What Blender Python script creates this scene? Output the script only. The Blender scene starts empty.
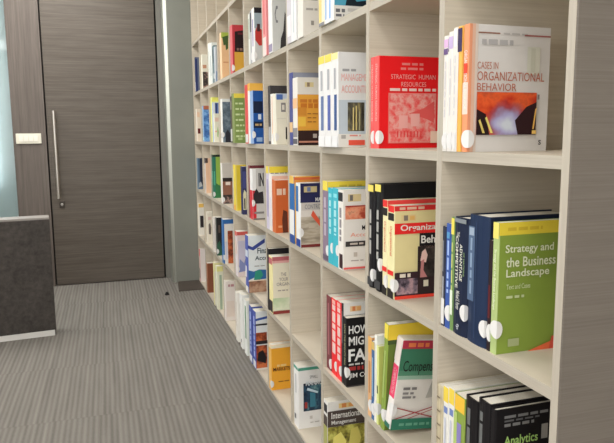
import bpy, bmesh, math, random
from mathutils import Vector, Matrix
random.seed(7)
S = bpy.context.scene
COL = S.collection
# ------------------------------------------------------------------ camera
cam_d = bpy.data.cameras.new('camera'); cam = bpy.data.objects.new('camera', cam_d); COL.objects.link(cam)
YAW, PITCH, ROLL = 0.30795, -0.13642, -0.00891
fw = Vector((math.sin(YAW)*math.cos(PITCH), math.cos(YAW)*math.cos(PITCH), math.sin(PITCH)))
r0 = Vector((math.cos(YAW), -math.sin(YAW), 0)); u0 = r0.cross(fw)
rt = math.cos(ROLL)*r0 + math.sin(ROLL)*u0; up = -math.sin(ROLL)*r0 + math.cos(ROLL)*u0
m = Matrix((rt, up, -fw)).transposed().to_4x4(); m.translation = Vector((-0.6407, -0.7567, 1.1225))
cam.matrix_world = m
cam_d.sensor_fit = 'HORIZONTAL'; cam_d.sensor_width = 36.0; cam_d.lens = 622.27*36/614
cam_d.clip_start = 0.02
S.camera = cam
# ------------------------------------------------------------------ world, exposure
w = bpy.data.worlds.new('world'); S.world = w; w.use_nodes = True
w.node_tree.nodes['Background'].inputs[0].default_value = (.9, .95, 1, 1)
w.node_tree.nodes['Background'].inputs[1].default_value = 0.25
S.view_settings.view_transform = 'Standard'; S.view_settings.look = 'None'
S.view_settings.gamma = 1; S.view_settings.use_curve_mapping = False
S.view_settings.exposure = 0.03
LAMP = 2.2          # strength of the ceiling lamps' diffusers
AISLE = 9          # watts of each ceiling lamp's own area light
def area(name, loc, rot, sx, sy, watts, colr=(1, 1, 1)):
    d = bpy.data.lights.new(name, 'AREA'); d.shape = 'RECTANGLE'; d.size = sx; d.size_y = sy; d.energy = watts; d.color = colr
    o = bpy.data.objects.new(name, d); o.location = loc; o.rotation_euler = rot; COL.objects.link(o)
    return o
LAMPS = [(x, y) for x in (-0.95, -2.35) for y in (-2.3, -0.4, 1.5, 3.4)]
for x, y in LAMPS:
    area('ceiling_lamp_light', (x, y, 2.655), (0, 0, 0), .56, 1.16, AISLE*(2.9 if y > 3 else 1), (1, .985, .96))
area('glass_fill_light', (-2.4, 5.56, 1.6), (math.radians(-90), 0, 0), 1.6, 1.8, 34, (.86, .95, 1))  # added fill light that brightens the glass from behind
area('rear_fill_light', (-1.45, -3.50, 1.5), (math.radians(90), 0, 0), 3.2, 2.1, 34, (.97, .985, 1))  # added fill light behind the camera, lifts the faces turned towards it
area('side_fill_light', (-3.22, -1.3, 1.5), (0, math.radians(-90), 0), 2.0, 3.6, 46, (.97, .985, 1))  # added fill light at the unseen left wall, reaches into the shelf cells

# ------------------------------------------------------------------ materials
def lin(v):
    v /= 255.0
    return v/12.92 if v <= .04045 else ((v+.055)/1.055)**2.4
def lc(c, k=1.0):
    v = [lin(x)*k for x in c]; m_ = max(1.0, max(v)/.84)
    return tuple(x/m_ for x in v) + (1,)
class NT:
    def __init__(s, name, rough=.5, spec=.4):
        s.m = bpy.data.materials.new(name); s.m.use_nodes = True; s.t = s.m.node_tree
        s.b = s.t.nodes['Principled BSDF']; s.b.inputs['Roughness'].default_value = rough
        s.b.inputs['Specular IOR Level'].default_value = spec
    def n(s, kind, **kw):
        x = s.t.nodes.new(kind)
        for k, v in kw.items():
            if hasattr(x, k): setattr(x, k, v)
        return x
    def l(s, a, b): s.t.links.new(a, b)
    def coords(s, scale=(1, 1, 1), kind='Object', loc=(0, 0, 0)):
        tc = s.n('ShaderNodeTexCoord'); mp = s.n('ShaderNodeMapping')
        mp.inputs['Scale'].default_value = scale; mp.inputs['Location'].default_value = loc
        s.l(tc.outputs[kind], mp.inputs['Vector']); return mp.outputs['Vector']
    def noise(s, vec, scale=5, detail=3, rough=.5):
        x = s.n('ShaderNodeTexNoise'); x.inputs['Scale'].default_value = scale
        x.inputs['Detail'].default_value = detail; x.inputs['Roughness'].default_value = rough
        s.l(vec, x.inputs['Vector']); return x.outputs['Fac']
    def ramp(s, fac, stops, interp='LINEAR'):
        x = s.n('ShaderNodeValToRGB'); x.color_ramp.interpolation = interp; e = x.color_ramp.elements
        while len(e) < len(stops): e.new(.5)
        for i, (p, c) in enumerate(stops): e[i].position = p; e[i].color = c
        s.l(fac, x.inputs['Fac']); return x.outputs['Color']
    def mix(s, fac, a, b, mode='MIX'):
        x = s.n('ShaderNodeMix'); x.data_type = 'RGBA'; x.blend_type = mode
        for sock, v in ((x.inputs['Factor'], fac), (x.inputs['A'], a), (x.inputs['B'], b)): pass
        ins = [i for i in x.inputs if i.type == 'RGBA']
        for sock, v in ((x.inputs[0], fac), (ins[0], a), (ins[1], b)):
            if hasattr(v, 'links') or hasattr(v, 'is_linked'): s.l(v, sock)
            else: sock.default_value = v
        return [o for o in x.outputs if o.type == 'RGBA'][0]
    def math(s, op, a, b=0.0):
        x = s.n('ShaderNodeMath'); x.operation = op
        for i, v in enumerate((a, b)):
            if hasattr(v, 'is_linked'): s.l(v, x.inputs[i])
            else: x.inputs[i].default_value = v
        return x.outputs[0]
    def base(s, c): s.l(c, s.b.inputs['Base Color']); return s
    def bump(s, h, strength=.2, dist=.002):
        x = s.n('ShaderNodeBump'); x.inputs['Strength'].default_value = strength; x.inputs['Distance'].default_value = dist
        s.l(h, x.inputs['Height']); s.l(x.outputs[0], s.b.inputs['Normal'])
MATS = {}
K = 1.42     # printed colours below are what the photo shows on a cover; paper white is about (192,188,182) there
def pm(c, rough=.38, k=K):
    key = (c, rough, k)
    if key not in MATS:
        t = NT('print_%d_%d_%d' % c, rough, .16)
        g_ = .3*c[0]+.6*c[1]+.1*c[2]; a = lc([x+(g_-x)*(.15 if c[0] < 180 or c[1] > 60 else .02) for x in c], k); b = tuple(min(.88, x*1.07) for x in a[:3]) + (1,)
        t.base(t.mix(t.noise(t.coords(), 45, 2), a, b)); MATS[key] = t.m
    return MATS[key]
def wood(name, dark, light, along='x', fine=260, rough=.5, streak=1.0):
    t = NT(name, rough, .3)
    sc = {'x': (1.2, 1.2, 14), 'z': (14, 14, 1.0)}[along]
    v = t.coords(sc)
    a = t.noise(v, 3.2, 6, .62); sc2 = {'x': (1.5, 1.5, fine), 'z': (fine, fine, 1.5)}[along]
    f = t.noise(t.coords(sc2), 1.0, 3, .6)
    mixf = t.math('ADD', t.math('ADD', t.math('MULTIPLY', a, .6*streak), .3*(1-streak)), t.math('MULTIPLY', f, .55))
    t.base(t.ramp(mixf, [(.36, lc(dark)), (.72, lc(light))])); t.bump(f, .12, .0006)
    return t.m
M = {}
M['oak'] = wood('pale_oak_laminate', (192, 181, 163), (212, 202, 185), 'x', 230, .5, .7)
M['edge'] = wood('pale_oak_edge_band', (172, 163, 149), (190, 182, 168), 'z', 300)
M['edge_h'] = wood('pale_oak_board_edge', (172, 163, 149), (190, 182, 168), 'x', 300)
M['endpanel'] = wood('grey_oak_veneer', (98, 91, 83), (122, 114, 106), 'x', 330, .5, .55)
M['door'] = wood('dark_walnut_veneer', (80, 73, 66), (106, 98, 90), 'x', 190, .42, .75)
M['trimwood'] = wood('dark_walnut_vertical_veneer', (86, 78, 72), (114, 105, 99), 'z', 120, .45, .8)
def plain(name, c, rough=.6, spec=.3, metal=0.0, var=.06, scale=9):
    t = NT(name, rough, spec); t.b.inputs['Metallic'].default_value = metal
    a = lc(c); b = tuple(min(.95, x*(1+var*2)) for x in a[:3]) + (1,)
    t.base(t.mix(t.noise(t.coords(), scale, 4), a, b)); return t.m
M['paint'] = plain('grey_green_paint', (130, 132, 124), .7)
M['corner_highlight'] = plain('painted_corner_highlight', (205, 208, 198), .5)  # highlight on the rounded wall corner, put into the colour
M['white_wall'] = plain('white_wall_paint', (206, 202, 194), .8)
M['ceiling'] = plain('ceiling_tile', (225, 223, 218), .9)
M['skirting'] = plain('dark_skirting', (72, 64, 58), .5)
M['gap'] = plain('dark_gap', (26, 23, 21), .8)
M['jamb'] = plain('grey_door_frame', (116, 114, 108), .5)
M['steel'] = plain('brushed_steel', (196, 192, 186), .28, .5, 1.0)
M['darksteel'] = plain('dark_bracket', (80, 74, 68), .4, .5, .6)
M['switch'] = plain('ivory_plastic', (228, 224, 208), .35)
M['rocker'] = plain('white_plastic', (238, 235, 224), .3)
M['plinth'] = plain('pale_aluminium_plinth', (214, 212, 208), .45)
M['cap'] = plain('grey_capping', (150, 145, 140), .45)
M['black'] = plain('black_rubber', (24, 23, 22), .6)
M['lampframe'] = plain('white_lamp_frame', (225, 225, 222), .5)
t = NT('paper_block', .8, .1)
pg = t.noise(t.coords((900, 900, 2)), 1.0, 2)
t.base(t.ramp(pg, [(.3, lc((214, 208, 194))), (.7, lc((236, 232, 220)))])); M['paper'] = t.m
t = NT('cream_paper_block', .8, .1)
pg = t.noise(t.coords((900, 900, 2)), 1.0, 2)
t.base(t.ramp(pg, [(.3, lc((196, 188, 160))), (.7, lc((222, 214, 190)))])); M['creampaper'] = t.m
t = NT('dark_speckled_laminate', .55, .3)
v = t.coords()
a_ = t.noise(v, 34, 6, .7); b_ = t.noise(v, 7, 3)
t.base(t.ramp(t.math('ADD', t.math('MULTIPLY', a_, .7), t.math('MULTIPLY', b_, .35)), [(.34, lc((44, 41, 38))), (.72, lc((84, 78, 74)))]))
M['counter'] = t.m
# striped carpet tiles: stripes run along the aisle, each tile shifted a little
t = NT('striped_carpet', .95, .05)
tc = t.n('ShaderNodeTexCoord'); sp = t.n('ShaderNodeSeparateXYZ'); t.l(tc.outputs['Object'], sp.inputs[0])
X, Y = sp.outputs[0], sp.outputs[1]
ty = t.math('FLOOR', t.math('DIVIDE', t.math('ADD', Y, .06), .62)); tx = t.math('FLOOR', t.math('DIVIDE', t.math('ADD', X, .10), .62))
cb = t.n('ShaderNodeCombineXYZ'); t.l(tx, cb.inputs[0]); t.l(ty, cb.inputs[1])
wn = t.n('ShaderNodeTexWhiteNoise'); t.l(cb.outputs[0], wn.inputs['Vector'])
wob = t.noise(t.coords((3, 1.6, 1)), 2.2, 2)
ph = t.math('ADD', t.math('ADD', t.math('MULTIPLY', X, 2*math.pi/.021), t.math('MULTIPLY', wn.outputs['Value'], 6.28)), t.math('MULTIPLY', wob, 1.2))
s1 = t.math('SINE', ph); s2 = t.math('SINE', t.math('MULTIPLY', ph, .43))
fib = t.noise(t.coords((120, 26, 1)), 2.0, 4, .7); big = t.noise(t.coords((26, 2.0, 1)), 1.0, 3)
val = t.math('ADD', t.math('ADD', t.math('MULTIPLY', s1, .13), t.math('MULTIPLY', s2, .05)), t.math('ADD', t.math('MULTIPLY', fib, .36), t.math('MULTIPLY', big, .45)))
cr = t.ramp(val, [(.16, lc((108, 104, 99))), (.70, lc((140, 136, 129)))])
def seam(coord, off):
    fr = t.math('FRACT', t.math('DIVIDE', t.math('ADD', coord, off), .62))
    return t.math('GREATER_THAN', fr, .993)
sm = t.math('MULTIPLY', seam(Y, .06), .2)
t.base(t.mix(sm, cr, lc((92, 86, 80)))); t.bump(val, .5, .004); M['carpet'] = t.m
# frosted glass
t = NT('frosted_glass', .35, .5); t.b.inputs['Transmission Weight'].default_value = .75; t.b.inputs['IOR'].default_value = 1.2; t.b.inputs['Coat Weight'].default_value = 1.0; t.b.inputs['Coat Roughness'].default_value = .04
t.base(t.mix(t.noise(t.coords(), 3, 2), lc((196, 216, 218)), lc((208, 226, 228)))); M['glass'] = t.m
t = NT('lamp_diffuser', .6); t.b.inputs['Emission Color'].default_value = (1, .97, .91, 1); t.b.inputs['Emission Strength'].default_value = LAMP
t.base(t.mix(t.noise(t.coords(), 30, 1), (.8, .8, .8, 1), (.82, .82, .82, 1))); M['diffuser'] = t.m
# printed cover pictures
def pic(name, scale, stops, detail=4, sx=1, sz=1, rough=.4):
    t = NT('picture_' + name, rough, .35)
    t.base(t.ramp(t.noise(t.coords((sx, 1, sz)), scale, detail, .6), [(p, lc(c, K)) for p, c in stops])); M['pic_' + name] = t.m
t = NT('picture_fire', .4, .35); v = t.coords()
fb = t.ramp(t.noise(t.coords((1, 1, 1.3)), 17, 4), [(.30, lc((60, 14, 10), K)), (.43, lc((170, 40, 22), K)), (.56, lc((206, 84, 40), K)), (.72, lc((110, 40, 40), K))])
dn = t.n('ShaderNodeVectorMath', operation='DISTANCE'); wv = t.n('ShaderNodeVectorMath', operation='MULTIPLY_ADD')
nz = t.n('ShaderNodeTexNoise'); nz.inputs['Scale'].default_value = 34; t.l(v, nz.inputs['Vector'])
t.l(nz.outputs['Color'], wv.inputs[0]); wv.inputs[1].default_value = (.03, 0, .03); t.l(v, wv.inputs[2])
fl = t.n('ShaderNodeVectorMath', operation='MULTIPLY'); t.l(wv.outputs[0], fl.inputs[0]); fl.inputs[1].default_value = (1, 0, 1.25)
t.l(fl.outputs[0], dn.inputs[0]); dn.inputs[1].default_value = (.100, 0, .084)
gl_ = t.ramp(dn.outputs['Value'], [(.010, lc((206, 214, 226), K)), (.026, lc((150, 146, 184), K)), (.042, lc((110, 70, 90), K))])
ma = t.ramp(dn.outputs['Value'], [(.030, (1, 1, 1, 1)), (.056, (0, 0, 0, 1))])
t.base(t.mix(ma, fb, gl_)); M['pic_fire'] = t.m
pic('sketch', 62, [(.36, (204, 66, 66)), (.47, (216, 116, 112)), (.58, (206, 148, 140)), (.72, (214, 124, 120))], 5)
pic('mosaic', 40, [(.38, (38, 32, 42)), (.5, (106, 92, 104)), (.62, (160, 130, 134)), (.7, (90, 72, 96))], 5)
pic('dusk', 30, [(.35, (36, 34, 30)), (.5, (84, 80, 66)), (.62, (140, 128, 84)), (.7, (60, 62, 60))], 4, 2.4, .5)
pic('leaf', 26, [(.34, (52, 44, 30)), (.46, (128, 122, 50)), (.6, (186, 184, 96)), (.72, (96, 74, 50))], 4)
pic('tower', 30, [(.36, (22, 34, 52)), (.5, (36, 62, 84)), (.6, (60, 100, 112)), (.72, (120, 150, 150))], 4, 1.6, .7)
pic('hands', 34, [(.38, (150, 60, 44)), (.5, (198, 116, 88)), (.62, (214, 150, 120)), (.72, (120, 66, 44))], 4)
pic('brown', 22, [(.36, (84, 56, 44)), (.5, (134, 96, 76)), (.64, (160, 130, 108))], 4)
pic('grey', 18, [(.36, (120, 112, 100)), (.5, (156, 146, 130)), (.64, (176, 168, 156))], 3, .6, 2.5)
pic('bluepaint', 26, [(.34, (38, 62, 120)), (.48, (62, 108, 168)), (.6, (104, 150, 196)), (.74, (150, 180, 206))], 4)
pic('rust', 24, [(.34, (50, 24, 18)), (.48, (136, 62, 36)), (.6, (182, 98, 58)), (.74, (60, 34, 28))], 4)
pic('slate', 24, [(.34, (52, 64, 76)), (.5, (82, 98, 112)), (.66, (116, 130, 140))], 4)
pic('meadow', 12, [(.34, (150, 172, 136)), (.5, (178, 190, 160)), (.66, (196, 200, 180))], 3)
pic('figure', 28, [(.36, (26, 24, 24)), (.52, (60, 52, 50)), (.62, (150, 120, 110)), (.74, (40, 36, 40))], 4)

# ------------------------------------------------------------------ mesh helpers
def link(name, me, mat, parent=None, loc=(0, 0, 0)):
    o = bpy.data.objects.new(name, me); COL.objects.link(o); o.location = loc
    if mat is not None:
        for mm in (mat if isinstance(mat, (list, tuple)) else [mat]): me.materials.append(mm)
    if parent: o.parent = parent
    return o
def pydata(name, v, f, mat, parent=None):
    me = bpy.data.meshes.new(name); me.from_pydata(v, [], f); me.update(); return link(name, me, mat, parent)
def bm_box(bm, x0, x1, y0, y1, z0, z1, bevel=0.0):
    r = bmesh.ops.create_cube(bm, size=1.0); vs = r['verts']
    for v in vs: v.co = ((x0+x1)/2+v.co.x*(x1-x0), (y0+y1)/2+v.co.y*(y1-y0), (z0+z1)/2+v.co.z*(z1-z0))
    if bevel > 0:
        es = list({e for v in vs for e in v.link_edges})
        bmesh.ops.bevel(bm, geom=es, offset=bevel, segments=2, affect='EDGES', profile=.6)
def box(name, x0, x1, y0, y1, z0, z1, mat, parent=None, bevel=0.0):
    bm = bmesh.new(); bm_box(bm, x0, x1, y0, y1, z0, z1, bevel)
    me = bpy.data.meshes.new(name); bm.to_mesh(me); bm.free(); return link(name, me, mat, parent)
def boxes(name, lst, mat, parent=None, bevel=0.0):
    bm = bmesh.new()
    for b in lst: bm_box(bm, *b, bevel)
    me = bpy.data.meshes.new(name); bm.to_mesh(me); bm.free(); return link(name, me, mat, parent)
def cyl(name, p0, p1, r, mat, parent=None, seg=16):
    bm = bmesh.new(); p0 = Vector(p0); p1 = Vector(p1); d = p1-p0
    mt = Matrix.Translation((p0+p1)/2) @ d.to_track_quat('Z', 'Y').to_matrix().to_4x4()
    bmesh.ops.create_cone(bm, cap_ends=True, segments=seg, radius1=r, radius2=r, depth=d.length, matrix=mt)
    bmesh.ops.bevel(bm, geom=[e for e in bm.edges if len(e.link_faces) == 2 and e.calc_face_angle(0) > 1], offset=min(.001, r*.2), segments=1, affect='EDGES')
    me = bpy.data.meshes.new(name); bm.to_mesh(me); bm.free(); return link(name, me, mat, parent)
def thing(name, label, cat, loc=(0, 0, 0), rot=(0, 0, 0), group=None):
    o = bpy.data.objects.new(name, None); COL.objects.link(o); o.location = loc; o.rotation_euler = rot
    o.empty_display_size = .05; o['label'] = label; o['category'] = cat
    if group: o['group'] = group
    return o
def struct(o): o['kind'] = 'structure'; return o
_txt = {}
def glyphs(text, bold):
    """flat letter outlines of a line, scaled into the unit square"""
    if (text, bold) not in _txt:
        cu = bpy.data.curves.new('lettering', 'FONT'); cu.body = text; cu.size = 1; cu.resolution_u = 3; cu.offset = bold
        ob = bpy.data.objects.new('lettering', cu); COL.objects.link(ob)
        dg = bpy.context.evaluated_depsgraph_get(); me = ob.evaluated_get(dg).to_mesh()
        vs = [v.co.copy() for v in me.vertices]; fs = [tuple(p.vertices) for p in me.polygons]
        ob.evaluated_get(dg).to_mesh_clear(); bpy.data.objects.remove(ob); bpy.data.curves.remove(cu)
        x0 = min(v.x for v in vs); x1 = max(v.x for v in vs); y0 = min(v.y for v in vs); y1 = max(v.y for v in vs)
        _txt[(text, bold)] = ([((v.x-x0)/(x1-x0), (v.y-y0)/(y1-y0)) for v in vs], fs)
    return _txt[(text, bold)]

# ------------------------------------------------------------------ the room
ZC = 2.70
struct(box('floor', -3.3, .40, -3.6, 5.6, -.05, 0, M['carpet']))
struct(box('ceiling', -3.3, .40, -3.6, 5.6, ZC, ZC+.05, M['ceiling']))
struct(box('wall_left', -3.35, -3.3, -3.6, 5.6, 0, ZC, M['white_wall']))
struct(box('wall_right', .40, .45, -3.6, 5.6, 0, ZC, M['white_wall']))
struct(box('wall_behind', -3.3, .40, -3.65, -3.6, 0, ZC, M['white_wall']))
struct(box('wall_beyond_glass', -3.3, .40, 5.6, 5.65, 0, ZC, M['white_wall']))
# grey wall end that closes the aisle beside the shelves, its rounded front corner coloured pale as a highlight
bm = bmesh.new(); bm_box(bm, -.199, -.0015, 4.075, 4.272, 0, ZC)
ed = [e for e in bm.edges if all(abs(v.co.x+.199) < 1e-4 and abs(v.co.y-4.075) < 1e-4 for v in e.verts)]
bmesh.ops.bevel(bm, geom=ed, offset=.030, segments=6, affect='EDGES', profile=.5)
me = bpy.data.meshes.new('wall_far'); bm.to_mesh(me); bm.free(); o = struct(link('wall_far', me, [M['paint'], M['corner_highlight']]))
for p_ in me.polygons:
    if p_.normal.x < -.2 and p_.normal.y < -.05: p_.material_index = 1; p_.use_smooth = True
struct(box('wall_behind_shelves', -.19, .40, 4.28, 4.40, 0, ZC, M['paint']))
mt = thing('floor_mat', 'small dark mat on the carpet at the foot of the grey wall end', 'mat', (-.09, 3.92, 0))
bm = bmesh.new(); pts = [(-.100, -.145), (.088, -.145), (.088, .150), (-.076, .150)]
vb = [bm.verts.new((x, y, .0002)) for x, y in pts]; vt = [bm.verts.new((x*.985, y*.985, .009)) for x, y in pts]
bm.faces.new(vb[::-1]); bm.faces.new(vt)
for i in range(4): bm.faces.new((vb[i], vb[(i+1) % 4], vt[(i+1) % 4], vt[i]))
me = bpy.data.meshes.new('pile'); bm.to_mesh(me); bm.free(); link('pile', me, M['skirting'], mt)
struct(box('trim_2', -.238, -.1995, 4.262, 4.40, 0, ZC, M['jamb']))          # door frame, right side
struct(box('trim_3', -1.290, -1.066, 4.262, 4.40, 0, ZC, M['trimwood']))  # wooden pier between glass and door
struct(box('wall_over_door', -1.066, -.238, 4.30, 4.40, 2.40, ZC, M['door']))
d = struct(box('door_1', -1.056, -.250, 4.27, 4.315, .006, 2.392, M['door'], bevel=.0015))
struct(box('trim_4', -1.0655, -.2385, 4.318, 4.40, 0, 2.40, M['gap']))    # dark rebate seen in the gaps round the door
h = cyl('door_handle', (-1.0, 4.215, .675), (-1.0, 4.215, 1.325), .0125, M['steel'], d)
boxes('handle_mount', [(-1.008, -.992, 4.215, 4.2705, z-.008, z+.008) for z in (.74, 1.26)], M['steel'], h, .001)
lk = boxes('door_lock', [(-1.004, -.966, 4.262, 4.2705, .602, .652)], M['darksteel'], d, .003)
cyl('lock_cylinder', (-.985, 4.256, .627), (-.985, 4.263, .627), .010, M['steel'], lk)
# light switch on the pier
sw = thing('light_switch', 'ivory light switch plate on the wooden pier left of the dark door', 'light switch', (-1.185, 4.262, 1.085))
box('switch_plate', -.086, .086, -.010, 0, 0, .074, M['switch'], sw, .003)
for i in range(4):
    box('rocker', -.064+i*.033, -.036+i*.033, -.014, -.009, .016, .058, M['rocker'], sw, .0015)
# frosted glass screen at the left of the door
rw = struct(boxes('added_window_beyond', [(-3.26, -1.54, 5.57, 5.6, .62, .68), (-3.26, -1.54, 5.57, 5.6, 2.52, 2.58), (-3.26, -3.2, 5.57, 5.6, .68, 2.52), (-1.6, -1.54, 5.57, 5.6, .68, 2.52)], M['steel']))  # made-up frame round the fill light beyond the glass
rw = struct(boxes('added_window_side', [(-3.3, -3.26, -3.15, .55, .44, .50), (-3.3, -3.26, -3.15, .55, 2.50, 2.56), (-3.3, -3.26, -3.15, -3.09, .5, 2.5), (-3.3, -3.26, .49, .55, .5, 2.5), (-3.3, -3.26, -1.33, -1.27, .5, 2.5)], M['steel']))  # unseen frame added to go with the side fill light
rw = struct(boxes('added_window_rear', [(-3.1, .2, -3.60, -3.56, .38, .44), (-3.1, .2, -3.60, -3.56, 2.56, 2.62), (-3.1, -3.04, -3.60, -3.56, .44, 2.56), (.14, .2, -3.60, -3.56, .44, 2.56), (-1.48, -1.42, -3.60, -3.56, .44, 2.56)], M['steel']))  # unseen frame added around the rear fill light
gw = struct(box('window_1', -2.6, -1.2905, 4.30, 4.312, .03, 2.40, M['glass']))
boxes('window_frame', [(-2.6, -1.2905, 4.285, 4.33, 0, .03), (-2.6, -1.2905, 4.285, 4.33, 2.40, 2.43), (-2.63, -2.6, 4.285, 4.33, 0, 2.43)], M['steel'], gw)
struct(box('wall_over_glass', -3.3, -1.2905, 4.28, 4.40, 2.43, ZC, M['white_wall']))
struct(box('wall_left_of_glass', -3.3, -2.63, 4.28, 4.40, 0, 2.43, M['white_wall']))
# dark low counter front
ct = thing('counter', 'dark speckled low counter on a pale plinth, in front of the glass', 'counter', (-.970, 2.985, 0), (0, 0, math.radians(6)))
box('front_panel', -1.5, 0, 0, .12, .032, .672, M['counter'], ct, .002)
box('counter_cap', -1.5, 0, 0, .12, .672, .684, M['cap'], ct, .002)
box('plinth', -1.5, -.008, -.004, .115, 0, .0315, M['plinth'], ct, .001)
# little black stop on the carpet by the door
ds = thing('door_stop', 'tiny black door stop on the carpet in front of the door', 'door stop', (-.2815, 3.71, 0))
bm = bmesh.new(); bmesh.ops.create_cone(bm, cap_ends=True, segments=14, radius1=.017, radius2=.011, depth=.016, matrix=Matrix.Translation((0, 0, .008)))
me = bpy.data.meshes.new('rubber_base'); bm.to_mesh(me); bm.free(); link('rubber_base', me, M['black'], ds)
cyl('rubber_cap', (0, 0, .0155), (0, 0, .021), .008, M['black'], ds)
# ceiling lamps of the room
for i, (x, y) in enumerate(LAMPS):
    cl = thing('ceiling_light', 'white recessed ceiling lamp panel above the aisle', 'ceiling light', (x, y, ZC), group='ceiling lamps')
    boxes('lamp_frame', [(-.33, -.30, -.63, .63, -.03, 0), (.30, .33, -.63, .63, -.03, 0), (-.30, .30, -.63, -.60, -.03, 0), (-.30, .30, .60, .63, -.03, 0)], M['lampframe'], cl)
    box('diffuser', -.30, .30, -.60, .60, -.022, -.012, M['diffuser'], cl)

# ------------------------------------------------------------------ the bookcase
P, HR, T, DEPTH = .3693, .36, .02, .30
NC, NR = 11, 7
bc = thing('bookcase', 'long pale oak bookcase of square cells filling the right side of the aisle', 'bookcase')
ME = []   # upright meshes: front edge in the edge-band material
def slab(name, x0, x1, y0, y1, z0, z1, face, edge):
    v = [(x0, y0, z0), (x1, y0, z0), (x1, y1, z0), (x0, y1, z0), (x0, y0, z1), (x1, y0, z1), (x1, y1, z1), (x0, y1, z1)]
    f = [(0, 3, 2, 1), (4, 5, 6, 7), (0, 1, 5, 4), (2, 3, 7, 6), (1, 2, 6, 5), (3, 0, 4, 7)]
    me = bpy.data.meshes.new(name); me.from_pydata(v, [], f); me.update()
    o = link(name, me, [face, edge], bc)
    me.polygons[5].material_index = 1
    return o
for k in range(NC+1):
    slab('upright', 0, DEPTH, k*P-T/2+(.004 if k == 0 else 0), k*P+T/2, 0, NR*HR+T/2, M['oak'], M['edge'])
box('end_panel', .0005, DEPTH+.02, -T/2, -T/2+.004, 0, NR*HR+T/2, M['endpanel'], bc)
for c in range(NC):
    for r in range(NR+1):
        z = r*HR
        slab('shelf_board', .0008, DEPTH, c*P+T/2, (c+1)*P-T/2, max(z-T/2, 0), z+T/2, M['oak'], M['edge_h'])
box('back_panel', DEPTH, DEPTH+.018, -T/2+.004, NC*P+T/2, 0, NR*HR+T/2, M['oak'], bc)

# ------------------------------------------------------------------ the books
SHELF = {0: 'bottom shelf', 1: 'second shelf up', 2: 'third shelf up', 3: 'fourth shelf up', 4: 'fifth shelf up'}
BAY = {0: 'rightmost bay', 1: 'second bay from right', 2: 'third bay from right', 3: 'fourth bay from right', 4: 'fifth bay from right', 5: 'middle bay',
       6: 'fifth bay from left', 7: 'fourth bay from left', 8: 'third bay from left', 9: 'second bay from left', 10: 'leftmost bay'}
GRP = {0: 'books on the bottom shelf', 1: 'books on the second shelf up', 2: 'books on the third shelf up', 3: 'books on the fourth shelf up', 4: 'books on the fifth shelf up'}
CREAM = (196, 186, 150); WHT = (196, 192, 186); TAGW = (194, 193, 192)
def profile(D, th, ct, rad, bow):
    """outline of a cover seen from above: near board, spine, far board"""
    out = [(D, -th/2)]; n = 4
    for i in range(n+1):
        a = math.pi/2*i/n; out.append((rad-rad*math.sin(a), -th/2+rad-rad*math.cos(a)))
    if bow:
        for i in range(1, 4): y = -th/2+rad+(th-2*rad)*i/4; out.append((-bow*(1-((y)/(th/2))**2), y))
    for i in range(n+1):
        a = math.pi/2*i/n; out.append((rad-rad*math.cos(a), th/2-rad+rad*math.sin(a)))
    out.append((D, th/2))
    inn = [(D, -th/2+ct), (max(ct, rad), -th/2+ct), (ct, -th/2+max(ct, rad)), (ct, th/2-max(ct, rad)), (max(ct, rad), th/2-ct), (D, th/2-ct)]
    return out, inn
def print_quad(name, root, face, th, D, H, a0, a1, v0, v1, mat, lv):
    if face == 'f':
        y = -th/2-.00035*lv
        v = [(a0*D, y, v0*H), (a1*D, y, v0*H), (a1*D, y, v1*H), (a0*D, y, v1*H)]
    else:
        x = -.00035*lv-face[1]; wd = th
        v = [(x, th/2-a0*wd, v0*H), (x, th/2-a1*wd, v0*H), (x, th/2-a1*wd, v1*H), (x, th/2-a0*wd, v1*H)]
    return pydata(name, v, [(0, 1, 2, 3)], mat, root)
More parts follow.
